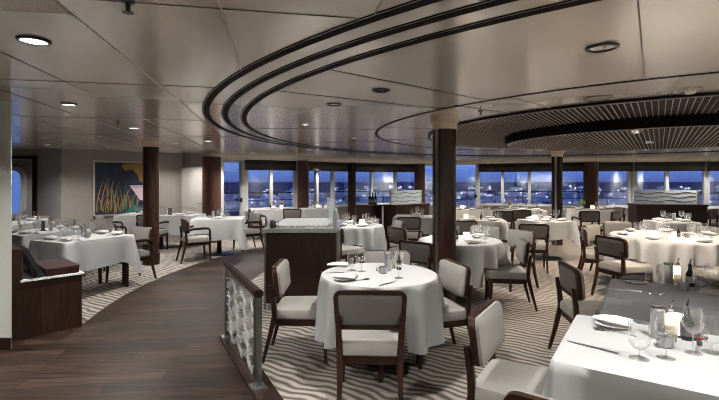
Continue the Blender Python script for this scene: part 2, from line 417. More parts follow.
# glass doors
def glass_door(name,a,b,zt,frame_w):
    mb=MB(); P=[a+(b-a)*j/3 for j in range(4)]
    post(mb,a,frame_w,0,HEAD); post(mb,b,frame_w,0,HEAD)
    mb.loft([[wl(p,.51,zt),wl(p,.60,zt),wl(p,.60,HEAD),wl(p,.51,HEAD)] for p in P])
    mb.loft([[wl(p,.51,0),wl(p,.60,0),wl(p,.60,.1),wl(p,.51,.1)] for p in P])
    f=mb.build(name,M['white_paint'],smooth=False); struct(f)
    mb=MB(); mb.loft([[wl(p,.55,.1),wl(p,.558,.1),wl(p,.558,zt),wl(p,.55,zt)] for p in P]); mb.build('pane',M['pane'],f,smooth=False)
    mb=MB(); c=wl(b-1.0,.44,1.0); mb.lathe([(.045,-.06),(.05,0),(.045,.06)],12,c); mb.build('door_lock',M['dark_metal'],f)
glass_door('door_3',220.5,242,2.10,.13); glass_door('door_4',454.5,476.8,2.14,.10)
# blinds, one per bay
bl=['left of the round wooden post','between the round post and slim column','above the corner partition','right of the slim far column','between glass door and strip column','beside the strip column','right of the broad far column','above the long wave-glass partition','at the far right edge']
for i,(a,b,mul,_) in enumerate(bays):
    if i==3: continue
    P=[a+1+(b-a-2)*j/8 for j in range(9)]
    t=thing('roller_blind','dark roller blind half drawn over windows '+bl[i],'blind',wl((a+b)/2,.45,1.87))
    o0=t.location
    def loftb(nm,z0,z1,d0,d1,mt):
        mb=MB(); mb.loft([[wl(p,d0,z0)-o0,wl(p,d1,z0)-o0,wl(p,d1,z1)-o0,wl(p,d0,z1)-o0] for p in P]); mb.build(nm,mt,t,smooth=False)
    loftb('cassette',2.04,2.17,.33,.48,M['blind']); loftb('fabric',1.90,2.04,.40,.44,M['blind_low']); loftb('bottom_bar',1.87,1.90,.38,.46,M['dark_metal'])

# ---- outside: deck, sea, town
mb=MB(); P=pxs
mb.loft([[wl(p,.66,-.1),wl(p,3.6,-.1),wl(p,3.6,-.02),wl(p,.66,-.02)] for p in P]); struct(mb.build('floor_outer_deck',mat('grey_deck_paint',(.35,.36,.40),.7),smooth=False))
t=thing('deck_railing','dark steel railing of the outside deck beyond the windows','railing',wl(470,3.4,-.02)); o0=t.location
mb=MB(); mb.tube([wl(p,3.4,1.12)-o0 for p in pxs],.028,6); mb.build('top_rail',M['dark_metal'],t)
mb=MB(); 
for zz in (.25,.55,.85): mb.tube([wl(p,3.4,zz)-o0 for p in pxs],.012,5)
mb.build('lower_rails',M['dark_metal'],t)
for p in range(215,880,28):
    mb=MB(); q=wl(p,3.4)-o0; mb.tube([(q.x,q.y,0),(q.x,q.y,1.12)],.02,6); mb.build('baluster',M['dark_metal'],t)
mb=MB(); mb.box(-9000,9000,60,9000,-22.2,-22); m=mat('dusk_sea',(.010,.022,.085),.7,0,Specular_IOR_Level=.1); struct(mb.build('trim_sea_surface',m,smooth=False))
mt_b=mat('dusk_town_walls',(.55,.55,.62),.8)
mb=MB(); mb2=MB(); rnd=random.Random(3)
for i in range(420):
    d=1/rnd.uniform(1/1500,1/330); ang=rnd.uniform(-.62,.80); x,y=d*math.tan(ang),d
    ww,hh=rnd.uniform(5,22),rnd.uniform(2,9)
    mb.box(x-ww/2,x+ww/2,y,y+rnd.uniform(5,15),-22,-22+hh)
    for j in range(3):
        s=rnd.choice((.2,.3,.4,.6,1.0))*d/520; lx=x+rnd.uniform(-ww/2,ww/2); lz=-22+rnd.uniform(.3,1.2)*hh
        mb2.lathe([(s*.25,-s*.6),(s,0),(s*.25,s*.6)],6,(lx,y-1.5,lz))
tag(mb.build('town_buildings',mt_b,smooth=False),'hazy harbour town buildings across the water at dusk','buildings',kind='stuff')
tag(mb2.build('town_lights',M['town_light']),'white lights of the harbour town across the water','lights',kind='stuff')

# ================================================================== COLUMNS
def column(x,y,R,top,label,cap=None,mt='column_wood',strip_at=None,base=False):
    t=thing('column',label,'column',(x,y,0))
    mb=MB(); mb.lathe([(R,0),(R,top)],32); mb.build('shaft',M[mt],t)
    if base:
        mb=MB(); mb.lathe([(R+.012,0),(R+.012,.22),(R,.225)],32); mb.build('base_band',M['panel_wood'],t)
    if cap:
        z=top-cap; mb=MB(); mb.lathe([(R*1.06,z),(R*1.06,z+cap*.45),(R*1.10,z+cap*.5),(R*1.20,z+cap*.55),(R*1.24,z+cap*.8),(R*1.20,top)],32); mb.build('capital',M['capital'],t)
    if strip_at is not None:
        a=strip_at; mb=MB(); c=Vector((math.cos(a),math.sin(a),0)); tt=Vector((-c.y,c.x,0)); P=[c*(R-.03)-tt*.022,c*(R-.03)+tt*.022,c*(R+.006)+tt*.022,c*(R+.006)-tt*.022]
        zt=top-(cap or 0); mb.loft([[(v.x,v.y,.02) for v in P],[(v.x,v.y,zt) for v in P]]); mb.build('reveal_strip',M['steel'],t,smooth=False)
    return t
column(.985,5.06,.135,CEIL,'nearest dark wood column with steel strip and cream capital',.135,'column_wood',math.radians(-90-11-38))
column(-3.89,8.12,.138,CEIL,'dark wood column in front of the painting on the left',.10,'column_wood',None,True)
column(4.81,10.59,.125,CEIL,'dark wood column with pale strip among the right tables',.14,'column_wood',math.radians(-90-24-15))
column(-1.72,13.25,.175,HEAD,'round reddish wood post between the left windows',None,'red_wood')
column(-.26,14.75,.135,HEAD,'slim dark wood column behind the round table at back',None,'column_wood')
column(2.18,15.75,.20,HEAD,'dark wood column between the windows behind the corner partition',None,'red_wood')
column(7.55,14.2,.225,HEAD,'broad dark wood column left of the right-hand windows',None,'red_wood')
column(-3.78,11.12,.23,2.165,'broad dark wood column beside the left glass door',None,'red_wood')

# ================================================================== FURNITURE
# ---- chairs
def make_chair(name,arms):
    t=thing(name,'x','chair')
    lean=.10
    def B(u,v,d): bow=-.03*(1-(u/.25)**2); u*=1+.22*(v-.13); return (u, -.220-lean*v+d+bow+.02, .550+v)
    # backrest
    h=.268; wd=.485
    def out(ins,d,rr=.055): return [B(u,v,d) for u,v in rrect(wd-2*ins,h-2*ins,max(.012,rr-ins),5,0,h/2)]
    mb=MB(); mb.loft([out(0,0),out(0,.032),out(.006,.038),out(.028,.038),out(.030,.030),out(.030,.004),out(.026,0)],False,False)
    # close back ring
    n=len(out(0,0)); b=len(mb.v)
    mb.v += out(0,0)+out(.026,0)
    for i in range(n): j=(i+1)%n; mb.face((b+j,b+i,b+n+i,b+n+j))
    mb.build('back_frame',M['chair_wood'],t)
    mb=MB(); mb.loft([out(.014,.030),out(.005,.040),out(.006,.056),out(.03,.070),out(.08,.078)],True,True); mb.build('backrest',M['seat_light'],t)
    mb=MB(); mb.loft([out(.06,-.004),out(.034,.002),out(.029,.014),out(.029,.030)],True,True); mb.build('back_panel',M['rear_shaded'],t)
    # seat
    def so(ins,z,r=.06):
        P=[]
        for u,v in rrect(.50-2*ins,.49-2*ins,max(.01,r-ins),5,0,.015):
            k=1-.10*(.25-v)/.5*1.0; P.append((u*k,v,z))
        return P
    mb=MB(); mb.loft([so(.012,.372),so(0,.385),so(0,.43),so(.012,.452),so(.05,.466),so(.12,.472)],True,True); mb.build('seat',M['seat_light'],t)
    mb=MB(); mb.loft([so(.022,.315,.05),so(.018,.32,.05),so(.018,.375,.05)],True,True); mb.build('seat_frame',M['chair_wood'],t)
    for s in (-1,1):
        mb=MB(); mb.tube([(s*.215,.225,0),(s*.212,.215,.2),(s*.205,.21,.38)],[.013,.019,.024],square=True,up=(0,1,0)); mb.build('leg',M['chair_wood'],t)
        mb=MB(); mb.tube([(s*.205,-.315,0),(s*.200,-.262,.2),(s*.203,-.215,.40),(s*.210,-.222,.52),(s*.216,-.244,.66)],[.013,.018,.022,.020,.015],square=True,up=(0,1,0)); mb.build('leg',M['chair_wood'],t)
        if arms:
            mb=MB(); mb.tube([(s*.232,-.235,.60),(s*.255,-.10,.635),(s*.262,.08,.64),(s*.258,.175,.632),(s*.25,.205,.60),(s*.235,.21,.42),(s*.225,.20,.34)],[(.016,.012),(.022,.013),(.024,.013),(.022,.013),(.018,.016),(.016,.016),(.016,.016)],square=True,up=(0,0,1) if False else (1,0,.01)); mb.build('armrest',M['chair_wood'],t)
    return t
SIDE=make_chair('dining_chair',False); ARM=make_chair('dining_armchair',True)
CH=[]; first={'s':True,'a':True}
def chair(x,y,deg,label,kind='s',from_back=True,group=None):
    """x,y = point of the backrest on the floor plan; deg = facing, 0 = +X"""
    a=math.radians(deg); d=Vector((math.cos(a),math.sin(a),0)); p=Vector((x,y,0))+d*.235
    src=SIDE if kind=='s' else ARM
    if first[kind]:
        first[kind]=False; o=src; o.location=p; o.rotation_euler=(0,0,a-PI/2); o['label']=label
    else: o=dup(src,p,a-PI/2,label)
    CH.append((p.copy(),a)); return o
def cpx(px,py,deg,label,kind='s'):
    q=at(px,py,.82); return chair(q.x,q.y,deg,label,kind)

chair(.07,2.90,88,'dining chair with its back to the camera at the near round table')
chair(-.745,3.92,0,'dining chair seen side-on at the left of the near round table')
chair(.885,3.92,196,'light-fronted dining chair at the right of the near round table, beside the column')
chair(.29,4.60,266,'dining chair behind the near round table facing the camera')
chair(.70,2.53,-32,'light-fronted dining chair at the left end of the front white table')
chair(.70,1.38,55,'dining chair showing only its top rail at the bottom edge of the picture')
chair(1.81,3.82,-8,'dark-backed dining chair at the left end of the grey-shaded table')
chair(.665,5.28,48,'dark-backed dining chair left of the nearest column, turned away')
cpx(395,227,30,'dark-framed dining chair behind the chair left of the nearest column')
cpx(401,220.5,190,'light-fronted dining chair turned towards the round table behind the counter')
cpx(409,216.8,80,'dining chair turned away at the table before the corner partition')
cpx(486,225.4,238,'dining chair on the far side of the round table right of the column')
chair(2.07,5.40,170,'side-on dining chair with light seat right of the table behind the column')
cpx(464,220.5,82,'dining chair turned away at the left of the lantern table beyond the round column table')
cpx(523,230,205,'wooden armchair facing left behind the side-on light-seated chair','a')
cpx(534,223.8,74,'brown wooden armchair turned away at the table left of the strip column','a')
cpx(503,211,90,'dining chair turned away at the left long window table')
cpx(522,210,92,'armchair turned away at the right long window table','a')
chair(5.45,12.85,268,'dark dining chair between window and right long window table')
cpx(590,211,85,'dark armchair turned away at the table with the green plant','a')
chair(7.25,12.1,178,'dark dining chair at the right end of the table with the green plant')
cpx(617,211,130,'dark dining chair standing before the broad far column','s')
chair(3.28,5.72,15,'dining chair with back to us at the left front of the large round table')
chair(3.47,6.78,-24,'side-on dining chair at the left of the large round table')
chair(3.88,7.34,-52,'half-hidden dining chair behind the side-on one at the large round table')
chair(4.66,7.90,268,'light-fronted dining chair behind the large round table')
chair(5.68,6.95,200,'light-fronted dining chair at the right of the large round table')
chair(4.46,5.06,96,'dining chair cut off by the right edge of the picture')
chair(-3.46,6.96,240,'light-fronted armchair beyond the front left table, near the painting column','a')
cpx(99,221.5,285,'dining chair facing us behind the front left table')
cpx(67,219,250,'dining chair between the two nearest left tables and the wall')
cpx(40,216,270,'dark-framed dining chair behind the second left table')
chair(-5.62,9.30,15,'armchair facing right at the left end of the long painting table','a')
chair(-5.05,8.35,5,'half-hidden armchair left of the long painting table, nearer to us','a')
chair(-4.62,9.42,82,'armchair turned away behind the left column','a')
chair(-3.40,8.38,34,'armchair turned away at the left of the table beside the glass door','a')
chair(-2.36,9.98,222,'tan armchair behind the table beside the glass door','a')
chair(-2.95,11.55,15,'armchair at the left end of the left window table','a')
cpx(292,208.6,88,'dining chair turned away between the two left window tables')
chair(-.44,7.02,38,'dining chair at the front of the round table behind the counter')
chair(.28,8.55,214,'dining chair at the far right of the round table behind the counter')
chair(9.3,11.4,120,'dark armchair at the right edge before the window','a')

# ---- tables and cloths
def seat_clamp(p):
    for c,a in CH:
        d=p-c; f=Vector((math.cos(a),math.sin(a),0)); s=Vector((f.y,-f.x,0))
        if abs(d.dot(s))<.265 and -.26<d.dot(f)<.30 and p.z<.482: p.z=.482
    return p
def round_table(x,y,R,desc,material='cloth',hem=.27,nf=13,seed=1,legs=True):
    t=thing('dining_table','round dining table under the cloth: '+desc,'table',(x,y,0))
    mb=MB(); mb.lathe([(R-.02,.725),(R-.005,.732),(R-.005,.752),(R-.02,.757)],40); mb.build('tabletop',M['panel_wood'],t)
    if R<.7:
        q=R*.69
        for (sx,sy) in ((1,0),(-1,0),(0,1),(0,-1)):
            mb=MB(); mb.tube([(sx*q,sy*q,0),(sx*q*.97,sy*q*.97,.726)],[.02,.026],square=True,up=(0,1,0)); mb.build('leg',M['chair_wood'],t)
        mb=MB(); mb.tube([(-q,0,.69),(q,0,.69)],.025,square=True); mb.tube([(0,-q,.69),(0,q,.69)],.025,square=True); mb.build('apron',M['chair_wood'],t)
    else:
        mb=MB(); mb.lathe([(.30,0),(.30,.02),(.06,.05),(.05,.70),(.25,.726)],24); mb.build('pedestal',M['dark_metal'],t)
    rnd=random.Random(seed); ph=[rnd.uniform(0,6.28) for _ in range(4)]
    n=nf*14; rings=[]
    def P(a,r,z): return Vector((x+r*math.cos(a),y+r*math.sin(a),z))
    for r in (R*.45,R*.8,R-.02,R-.006,R+.002):
        z=TT if r<R-.01 else (TT-.001 if r<R else TT-.007)
        rings.append([P(2*PI*i/n,r,z) for i in range(n)])
    T=14
    for kz in range(1,T+1):
        tt=kz/T; row=[]
        for i in range(n):
            a=2*PI*i/n; th=nf*a+.9*math.sin(2*a+ph[0])+.5*math.sin(5*a+ph[1])
            f=math.cos(th); f=.5+.5*f; f=f**.9
            amp=(.06+.22*R)*(tt**.5)*(.70+.30*math.sin(3*a+ph[2]))
            r=R+.006+.015*tt+amp*(f-.42)
            z=TT-.008-(TT-.008-hem-.02*math.sin(3*a+ph[3]))*tt
            row.append(seat_clamp(P(a,max(r,R-.02-.14*tt),z)))
        rings.append(row)
    mb=MB(); mb.loft(rings,True,False); o=mb.build('tablecloth',M[material],angle=70)
    o.location=(0,0,0)
    tag(o,('white' if material=='cloth' else 'grey')+' draped cloth on '+desc,'tablecloth')
    return t
def rect_table(x,y,wu,wv_,deg,desc,material='cloth',drop=.36,corner=.15,seed=1,ped=True,colour='white'):
    a=math.radians(deg); t=thing('dining_table','rectangular dining table under the cloth: '+desc,'table',(x,y,0),a)
    mb=MB(); mb.loft([[(u,v,z) for u,v in rrect(wu-.02,wv_-.02,.02)] for z in (.727,.757)]); mb.build('tabletop',M['panel_wood'],t,smooth=False)
    if ped:
        mb=MB(); mb.lathe([(.30,0),(.30,.015),(.05,.035),(.04,.70),(.2,.728)],24); mb.build('pedestal',M['dark_metal'],t)
    else:
        for sx in (-1,1):
            for sy in (-1,1):
                mb=MB(); qx,qy=sx*(wu/2-.07),sy*(wv_/2-.07); mb.tube([(qx,qy,0),(qx,qy,.728)],[.02,.027],square=True,up=(0,1,0)); mb.build('leg',M['chair_wood'],t)
    rnd=random.Random(seed); ph=[rnd.uniform(0,6.28) for _ in range(4)]
    # perimeter walk
    out=[]; r=.02; N1=26
    cs=[(wu/2,wv_/2),(-wu/2,wv_/2),(-wu/2,-wv_/2),(wu/2,-wv_/2)]
    for c in range(4):
        (sx,sy)=cs[c]; a0=math.radians(90*c); 
        for kk in range(9):
            aa=a0+math.radians(90*kk/8); out.append((math.copysign(abs(sx)-r,sx)+r*math.cos(aa),math.copysign(abs(sy)-r,sy)+r*math.sin(aa),math.cos(aa),math.sin(aa)))
        nx=cs[(c+1)%4]; p=out[-1]; 
        ex,ey=math.copysign(abs(nx[0])-r,nx[0])+r*math.cos(a0+PI/2),math.copysign(abs(nx[1])-r,nx[1])+r*math.sin(a0+PI/2)
        for kk in range(1,N1): f=kk/N1; out.append((p[0]+(ex-p[0])*f,p[1]+(ey-p[1])*f,p[2],p[3]))
    Mz=Matrix.Translation((x,y,0))@Matrix.Rotation(a,4,'Z'); rings=[]
    for s_,z in ((.5,TT),(.9,TT),(.985,TT)): rings.append([Mz@Vector((u*s_,v*s_,z)) for u,v,_,_ in out])
    T=12; per=0; row=[]
    L_=[0]
    for i in range(1,len(out)): L_.append(L_[-1]+math.hypot(out[i][0]-out[i-1][0],out[i][1]-out[i-1][1]))
    for kz in range(0,T+1):
        tt=kz/T; row=[]
        for i,(u,v,nx,ny) in enumerate(out):
            dc=min(math.hypot(u-c[0],v-c[1]) for c in cs); ck=math.exp(-(dc/.085)**2); side=math.exp(-((dc-.17)/.07)**2)
            wvv=math.sin(L_[i]*9+ph[0])+.6*math.sin(L_[i]*17+ph[1])
            off=.004+tt*(.012+.10*ck-.030*side+.008*wvv)
            z=TT-.006-(drop+corner*ck+.012*math.sin(L_[i]*5+ph[2]))*tt if kz else TT-.001
            if kz==0: off=.0
            row.append(seat_clamp(Mz@Vector((u+nx*off,v+ny*off,z))))
        rings.append(row)
    mb=MB(); mb.loft(rings,True,False); o=mb.build('tablecloth',M[material],angle=70)
    tag(o,colour+' draped cloth on '+desc,'tablecloth'); return t

TB={}
TB['T1']=('the near round table',.164,3.66,.53)
round_table(.166,3.70,.49,'the near round table',seed=2)
TB['T2']=('the front right white table',)
u2=Vector((math.cos(math.radians(-34)),math.sin(math.radians(-34)),0)); v2=Vector((-u2.y,u2.x,0))
c2=Vector((.836,1.904,0))+u2*.62+v2*.40
rect_table(c2.x,c2.y,1.24,.80,-34,'the front right white table',seed=3,ped=False,drop=.42,corner=.12)
c3=Vector((1.662,2.957,0))+u2*.62+v2*.34
rect_table(c3.x,c3.y,1.24,.68,-33,'the grey-shaded table at the right','cloth_shaded',seed=4,ped=False,drop=.42,corner=.1,colour='grey')
round_table(4.45,6.2,.77,'the large round table at the right',nf=19,seed=5,hem=.24)
round_table(1.34,5.82,.54,'the round table behind the nearest column',seed=6)
round_table(-.08,7.78,.50,'the round table behind the serving counter',seed=7,hem=.2)
rect_table(-3.84,6.08,.72,1.0,-24,'the front left table',seed=8,ped=False,drop=.38,corner=.17)
rect_table(-4.98,6.85,.80,1.0,-24,'the second left table',seed=9,ped=False)
rect_table(-6.45,8.25,.8,.9,-20,'the far left table near the doorway',seed=10)
rect_table(-4.66,10.22,1.85,.74,-6,'the long table under the painting',seed=11,drop=.42)
rect_table(-2.98,9.24,1.02,.82,12,'the table beside the left glass door',seed=12,drop=.42,corner=.2)
rect_table(-2.45,12.25,1.0,.75,14,'the left window table',seed=13,drop=.5,corner=.05)
rect_table(-1.20,12.5,1.0,.75,14,'the window table by the round post',seed=14,drop=.5,corner=.05)
rect_table(1.27,9.75,.95,.8,-10,'the table before the corner partition',seed=15)
rect_table(2.48,8.87,.90,.76,-10,'the lantern table beyond the round column table',seed=16,drop=.36,corner=.15)
rect_table(3.75,8.75,.84,.72,14,'the table left of the strip column',seed=17,drop=.34,corner=.17)
rect_table(6.37,12.2,1.2,.8,-12,'the table with the green plant',seed=18)
rect_table(3.0,12.1,1.15,.8,4,'the left long window table',seed=19)
rect_table(4.46,12.1,1.15,.8,-2,'the right long window table',seed=20)
rect_table(6.09,8.50,.76,.54,-5,'the small table before the long partition',seed=21,drop=.3)

# ---- serving counter with stone top and glass screen
t=thing('serving_counter','dark wood serving counter with speckled stone top and glass end screen','counter',(-.705,5.82,0))
mb=MB(); mb.box(-.425,.425,-.575,.575,.075,.93); mb.build('cabinet',M['panel_wood'],t,smooth=False)
mb=MB(); mb.box(-.405,.405,-.555,.555,0,.075); mb.build('plinth',M['steel'],t,smooth=False)
mb=MB(); mb.loft([[(u,v,z) for u,v in rrect(.93,1.22,.02)] for z in (.93,.975)]); mb.build('stone_top',M['granite'],t,smooth=False)
mb=MB(); mb.loft([[(u-.03,v+.04,z) for u,v in rrect(.70*s,1.08,.02)] for z,s in ((.975,1),(1.005,.99))]); mb.build('raised_stone_tier',M['marble'],t,smooth=False)
for sx in (-1,1):
    mb=MB(); mb.box(sx*.43-.010,sx*.43+.010,-.59,-.570,.0,.93); mb.build('corner_post',M['post_steel'],t,smooth=False)
mb=MB(); g0,g1=Vector((.41,-.58)),Vector((.24,.50)); d=(g1-g0).normalized(); nn=Vector((-d.y,d.x))*.006
P=[g0-nn,g1-nn,g1+nn,g0+nn]; mb.loft([[(p.x,p.y,.975) for p in P],[(p.x,p.y,1.315) for p in P]]); mb.build('glass_screen',M['frosted'],t,smooth=False)
mb=MB(); mb.box(.385,.43,-.60,-.565,.975,1.19); mb.build('screen_post',M['steel'],t,smooth=False)
q=thing('coffee_pot','small black pot on the left end of the serving counter','pot',(-1.06,5.32,.975))
mb=MB(); mb.lathe([(.036,0),(.042,.03),(.038,.075),(.030,.085)],16); mb.build('body',M['black'],q)
mb=MB(); mb.lathe([(.032,.085),(.02,.098),(.006,.104)],16); mb.build('lid',M['dark_metal'],q)
mb=MB(); mb.tube([(.036,0,.02),(.065,0,.03),(.065,0,.07),(.036,0,.075)],.006,6); mb.build('handle',M['dark_metal'],q)

# ---- partitions with wave glass
def waves(mb,L0,z0,z1,nw,depth,amp=.018,h=.012,x_off=0):
    for kk in range(nw):
        zc=z0+(z1-z0)*(kk+.5)/nw
        pts=[(x_off+L0*i/40, zc+amp*math.sin(i/40*L0*11+kk*1.3)) for i in range(41)]
        mb.loft([[(x,-depth,z-h/2),(x,depth,z-h/2),(x,depth,z+h/2),(x,-depth,z+h/2)] for x,z in pts])
def partition(name,p,q,zt,zg,th,label,glass=True):
    p,q=Vector((*p,0)),Vector((*q,0)); L0=(q-p).length; a=math.atan2(q.y-p.y,q.x-p.x)
    t=thing(name,label,'partition',p,a)
    mb=MB(); mb.box(0,L0,-th/2,th/2,.08,zt-.04); mb.build('cabinet',M['panel_wood'],t,smooth=False)
    mb=MB(); mb.box(.02,L0-.02,-th/2+.02,th/2-.02,0,.08); mb.build('plinth',M['dark_metal'],t,smooth=False)
    mb=MB(); mb.box(-.02,L0+.02,-th/2-.02,th/2+.02,zt-.04,zt); mb.build('worktop',M['panel_wood'],t,smooth=False)
    if glass:
        mb=MB(); mb.box(.06,L0-.1,-.006,.006,zt,zg); g=mb.build('glass_screen',M['frosted'],t,smooth=False)
        mb=MB(); waves(mb,L0-.2,zt+.02,zg-.02,3,.009,x_off=.08,h=.014); mb.build('wave_lines',M['dark_metal'],g,smooth=False)
        for xx in (.05,L0-.08):
            mb=MB(); mb.box(xx-.015,xx+.015,-.02,.02,zt,zg); mb.build('screen_post',M['steel'],t,smooth=False)
    return t
K=Vector(atY(389.5,10.75)); KL=Vector(atY(361,11.15)); KR=Vector(atY(423,11.6))
partition('corner_partition',(K.x,K.y),(KR.x,KR.y),.965,1.31,.42,'dark wood partition with wave-etched glass behind the middle tables')
partition('bottle_sideboard',(KL.x,KL.y),(K.x-.30,K.y+.12),.955,1.3,.45,'dark wood sideboard with wine bottles left of the corner partition',False)
pl_=atY(632.5,9.95); pr_=atY(701.5,9.75)
partition('long_partition',(pl_.x,pl_.y),(pr_.x,pr_.y),1.03,1.34,.42,'long dark wood partition with wave-etched glass behind the large round table')
# wine bottles on the sideboard
for i,(px,col) in enumerate(((378.5,'left'),(382.2,'middle'),(386.2,'right'))):
    p=atY(px,11.0+.02*i,.955)
    p=Vector((KL.x,KL.y,0)).lerp(Vector((K.x-.30,K.y+.12,0)),.55+.17*i); p.z=.955
    b=thing('wine_bottle','dark wine bottle, %s of the three on the sideboard'%col,'bottle',p)
    mb=MB(); mb.lathe([(.036,0),(.038,.01),(.038,.17),(.030,.20),(.014,.225),(.013,.29),(.016,.292),(.016,.305),(.012,.306)],14); mb.build('glass',M['black_glass'],b)
    mb=MB(); mb.lathe([(.0386,.05),(.0386,.13)],14,cap0=False,cap1=False); mb.build('label',M['label'],b)

# ---- low menu console by the white pier
t=thing('menu_console','low dark wood console with pale stone top beside the white wall','console',(-2.95,4.62,0),math.radians(47))
# local: -x runs along the front towards the left, +y back from the front
mb=MB(); mb.box(-.60,0,0,.72,.0,.562); mb.build('cabinet',M['panel_wood'],t,smooth=False)
mb=MB(); mb.box(-.52,.02,-.02,.74,.562,.580); mb.build('stone_top',M['marble'],t,smooth=False)
mb=MB(); mb.box(-.60,-.505,0,.72,.562,.885); mb.build('end_panel',M['panel_wood'],t,smooth=False)
Mc=Matrix.Translation((-2.95,4.62,0))@Matrix.Rotation(math.radians(47),4,'Z')
p=Mc@Vector((-.165,.33,.58)); b=thing('leather_box','burgundy leather menu box on the low console','box',p,math.radians(47))
mb=MB(); mb.loft([[(u,v,z) for u,v in rrect(.30-i,.62-i,.012)] for z,i in ((0,.004),(.005,0),(.058,0))],True,True); mb.build('box_body',M['burgundy'],b,smooth=False)
mb=MB(); mb.loft([[(u,v,z) for u,v in rrect(.306-i,.626-i,.012)] for z,i in ((.060,0),(.075,0),(.080,.008))],True,True); mb.build('lid',M['burgundy'],b,smooth=False)
p=Mc@Vector((-.505,.30,.58)); b=thing('menu_folder','black leather menu folder leaning against the console end panel','folder',p,math.radians(47))
mb=MB(); mb.loft([[(x,y,z) for x,z in ((.003,.300),(.035,.312),(.185,.008),(.135,.0))] for y in (-.30,.30)]); mb.build('cover',M['black'],b,smooth=False)
mb=MB(); mb.loft([[(x,y,z) for x,z in ((.002,.285),(.004,.296),(.120,.004),(.10,.0))] for y in (-.28,.28)]); mb.build('back_cover',M['burgundy'],b,smooth=False)

# ---- glass railing with curb along the aisle
t=thing('glass_railing','glass balustrade with dark wood handrail along the parquet aisle','railing',(CX,CY,0))
ra,rb=202.3,213.2
def pl2(R,deg,z):
    a0,b0=math.radians(ra),math.radians(rb); f=(deg-ra)/(rb-ra)
    p=Vector((6.07*math.cos(a0),6.07*math.sin(a0),0)).lerp(Vector((6.07*math.cos(b0),6.07*math.sin(b0),0)),f)
    m_=(a0+b0)/2; return p+Vector((math.cos(m_)*(R-6.07),math.sin(m_)*(R-6.07),z))
mb=MB(); mb.loft([[pl2(5.96,a,0),pl2(6.125,a,0),pl2(6.125,a,.04),pl2(5.96,a,.04)] for a in [201.7+ (224-201.7)*i/14 for i in range(15)]]); mb.build('curb',M['rail_wood'],t,smooth=False)
A=[ra+(rb-ra)*i/8 for i in range(9)]
mb=MB(); mb.loft([[pl2(6.035,a,.715),pl2(6.05,a,.70),pl2(6.09,a,.70),pl2(6.105,a,.715),pl2(6.105,a,.74),pl2(6.09,a,.757),pl2(6.05,a,.757),pl2(6.035,a,.74)] for a in [ra-.3]+A+[rb+.25]]); mb.build('handrail',M['rail_wood'],t)
mb=MB(); mb.loft([[pl2(6.064,a,.07),pl2(6.076,a,.07),pl2(6.076,a,.70),pl2(6.064,a,.70)] for a in A]); g=mb.build('glass_panel',M['rail_glass'],t,smooth=False)
for kk in range(5):
    mb=MB(); zc=.13+.115*kk; rows=[]
    for i in range(49):
        a=ra+.5+(rb-ra-1.0)*i/48; zz=zc+.035*math.sin(i*.42+kk*.9)+.012*math.sin(i*1.1); hh=.017+.010*math.sin(i*.42+kk*.9+1.2)
        rows.append([pl2(6.060,a,zz-hh),pl2(6.080,a,zz-hh),pl2(6.080,a,zz+hh),pl2(6.060,a,zz+hh)])
    mb.loft(rows); mb.build('etched_wave',M['etched'],g,smooth=False)
for a in (ra,rb):
    mb=MB(); c=pl2(6.07,a,0); rad=Vector((c.x,c.y,0)).normalized(); tg=Vector((-rad.y,rad.x,0))
    P=[c-rad*.022-tg*.03,c+rad*.022-tg*.03,c+rad*.022+tg*.03,c-rad*.022+tg*.03]
    mb.loft([[(p.x,p.y,.04) for p in P],[(p.x,p.y,.70) for p in P]]); mb.build('post',M['post_steel'],t,smooth=False)
    mb=MB(); P=[c-rad*.05-tg*.06,c+rad*.05-tg*.06,c+rad*.05+tg*.06,c-rad*.05+tg*.06]; mb.loft([[(p.x,p.y,.04) for p in P],[(p.x,p.y,.052) for p in P]]); mb.build('base_plate',M['steel'],t,smooth=False)
for kk in range(7):
    for a in (ra+.55,rb-.75):
        mb=MB(); c=pl2(6.07,a,.12+.085*kk); rad=Vector((c.x,c.y,0)).normalized(); mb.tube([c-rad*.02,c+rad*.02],.011,8); mb.build('glass_clamp',M['chrome'],t)

# ---- painting
ax,ay=WA; d=(Vector((*WB,0))-Vector((*WA,0))).normalized(); nrm=Vector((d.y,-d.x,0))
def on_wall(px):                                       # ray through px meets the painting wall
    kx=(px-359.5)/FOC; tt=(kx*WA[1]-WA[0])/(d.x-kx*d.y); return Vector((*WA,0))+d*tt
p0,p1=on_wall(92.3),on_wall(159); PW=(p1-p0).length; PZ0,PZ1=1.55-(217-181)*p0.y/FOC,1.55+(181-160.2)*p0.y/FOC; PH=PZ1-PZ0
t=thing('framed_painting','framed abstract painting with orange grasses on navy behind the left column','painting',p0+Vector((0,0,PZ0))+nrm*.005)
t.rotation_euler=(0,0,math.atan2(d.y,d.x))
mb=MB(); f=.045
for (x0,x1,z0,z1) in ((0,PW,0,f),(0,PW,PH-f,PH),(0,f,f,PH-f),(PW-f,PW,f,PH-f)): mb.box(x0,x1,-.04,0,z0,z1)
mb.build('frame',mat('silver_frame',(.50,.46,.40),.35,.5),t,smooth=False)
cm=mat('navy_canvas',(.010,.011,.035),.6); co=coords(cm); n=N(cm,'ShaderNodeTexNoise'); n.inputs['Scale'].default_value=2.3; L(cm,co,n.inputs[0]); r=ramp(cm,[(.35,(.006,.007,.03)),(.6,(.012,.02,.05)),(.72,(.015,.05,.06))]); L(cm,n.outputs[0],r.inputs[0]); L(cm,r.outputs[0],BS(cm).inputs['Base Color'])
mb=MB(); mb.box(f,PW-f,-.018,0,f,PH-f); cv=mb.build('canvas',cm,t,smooth=False)
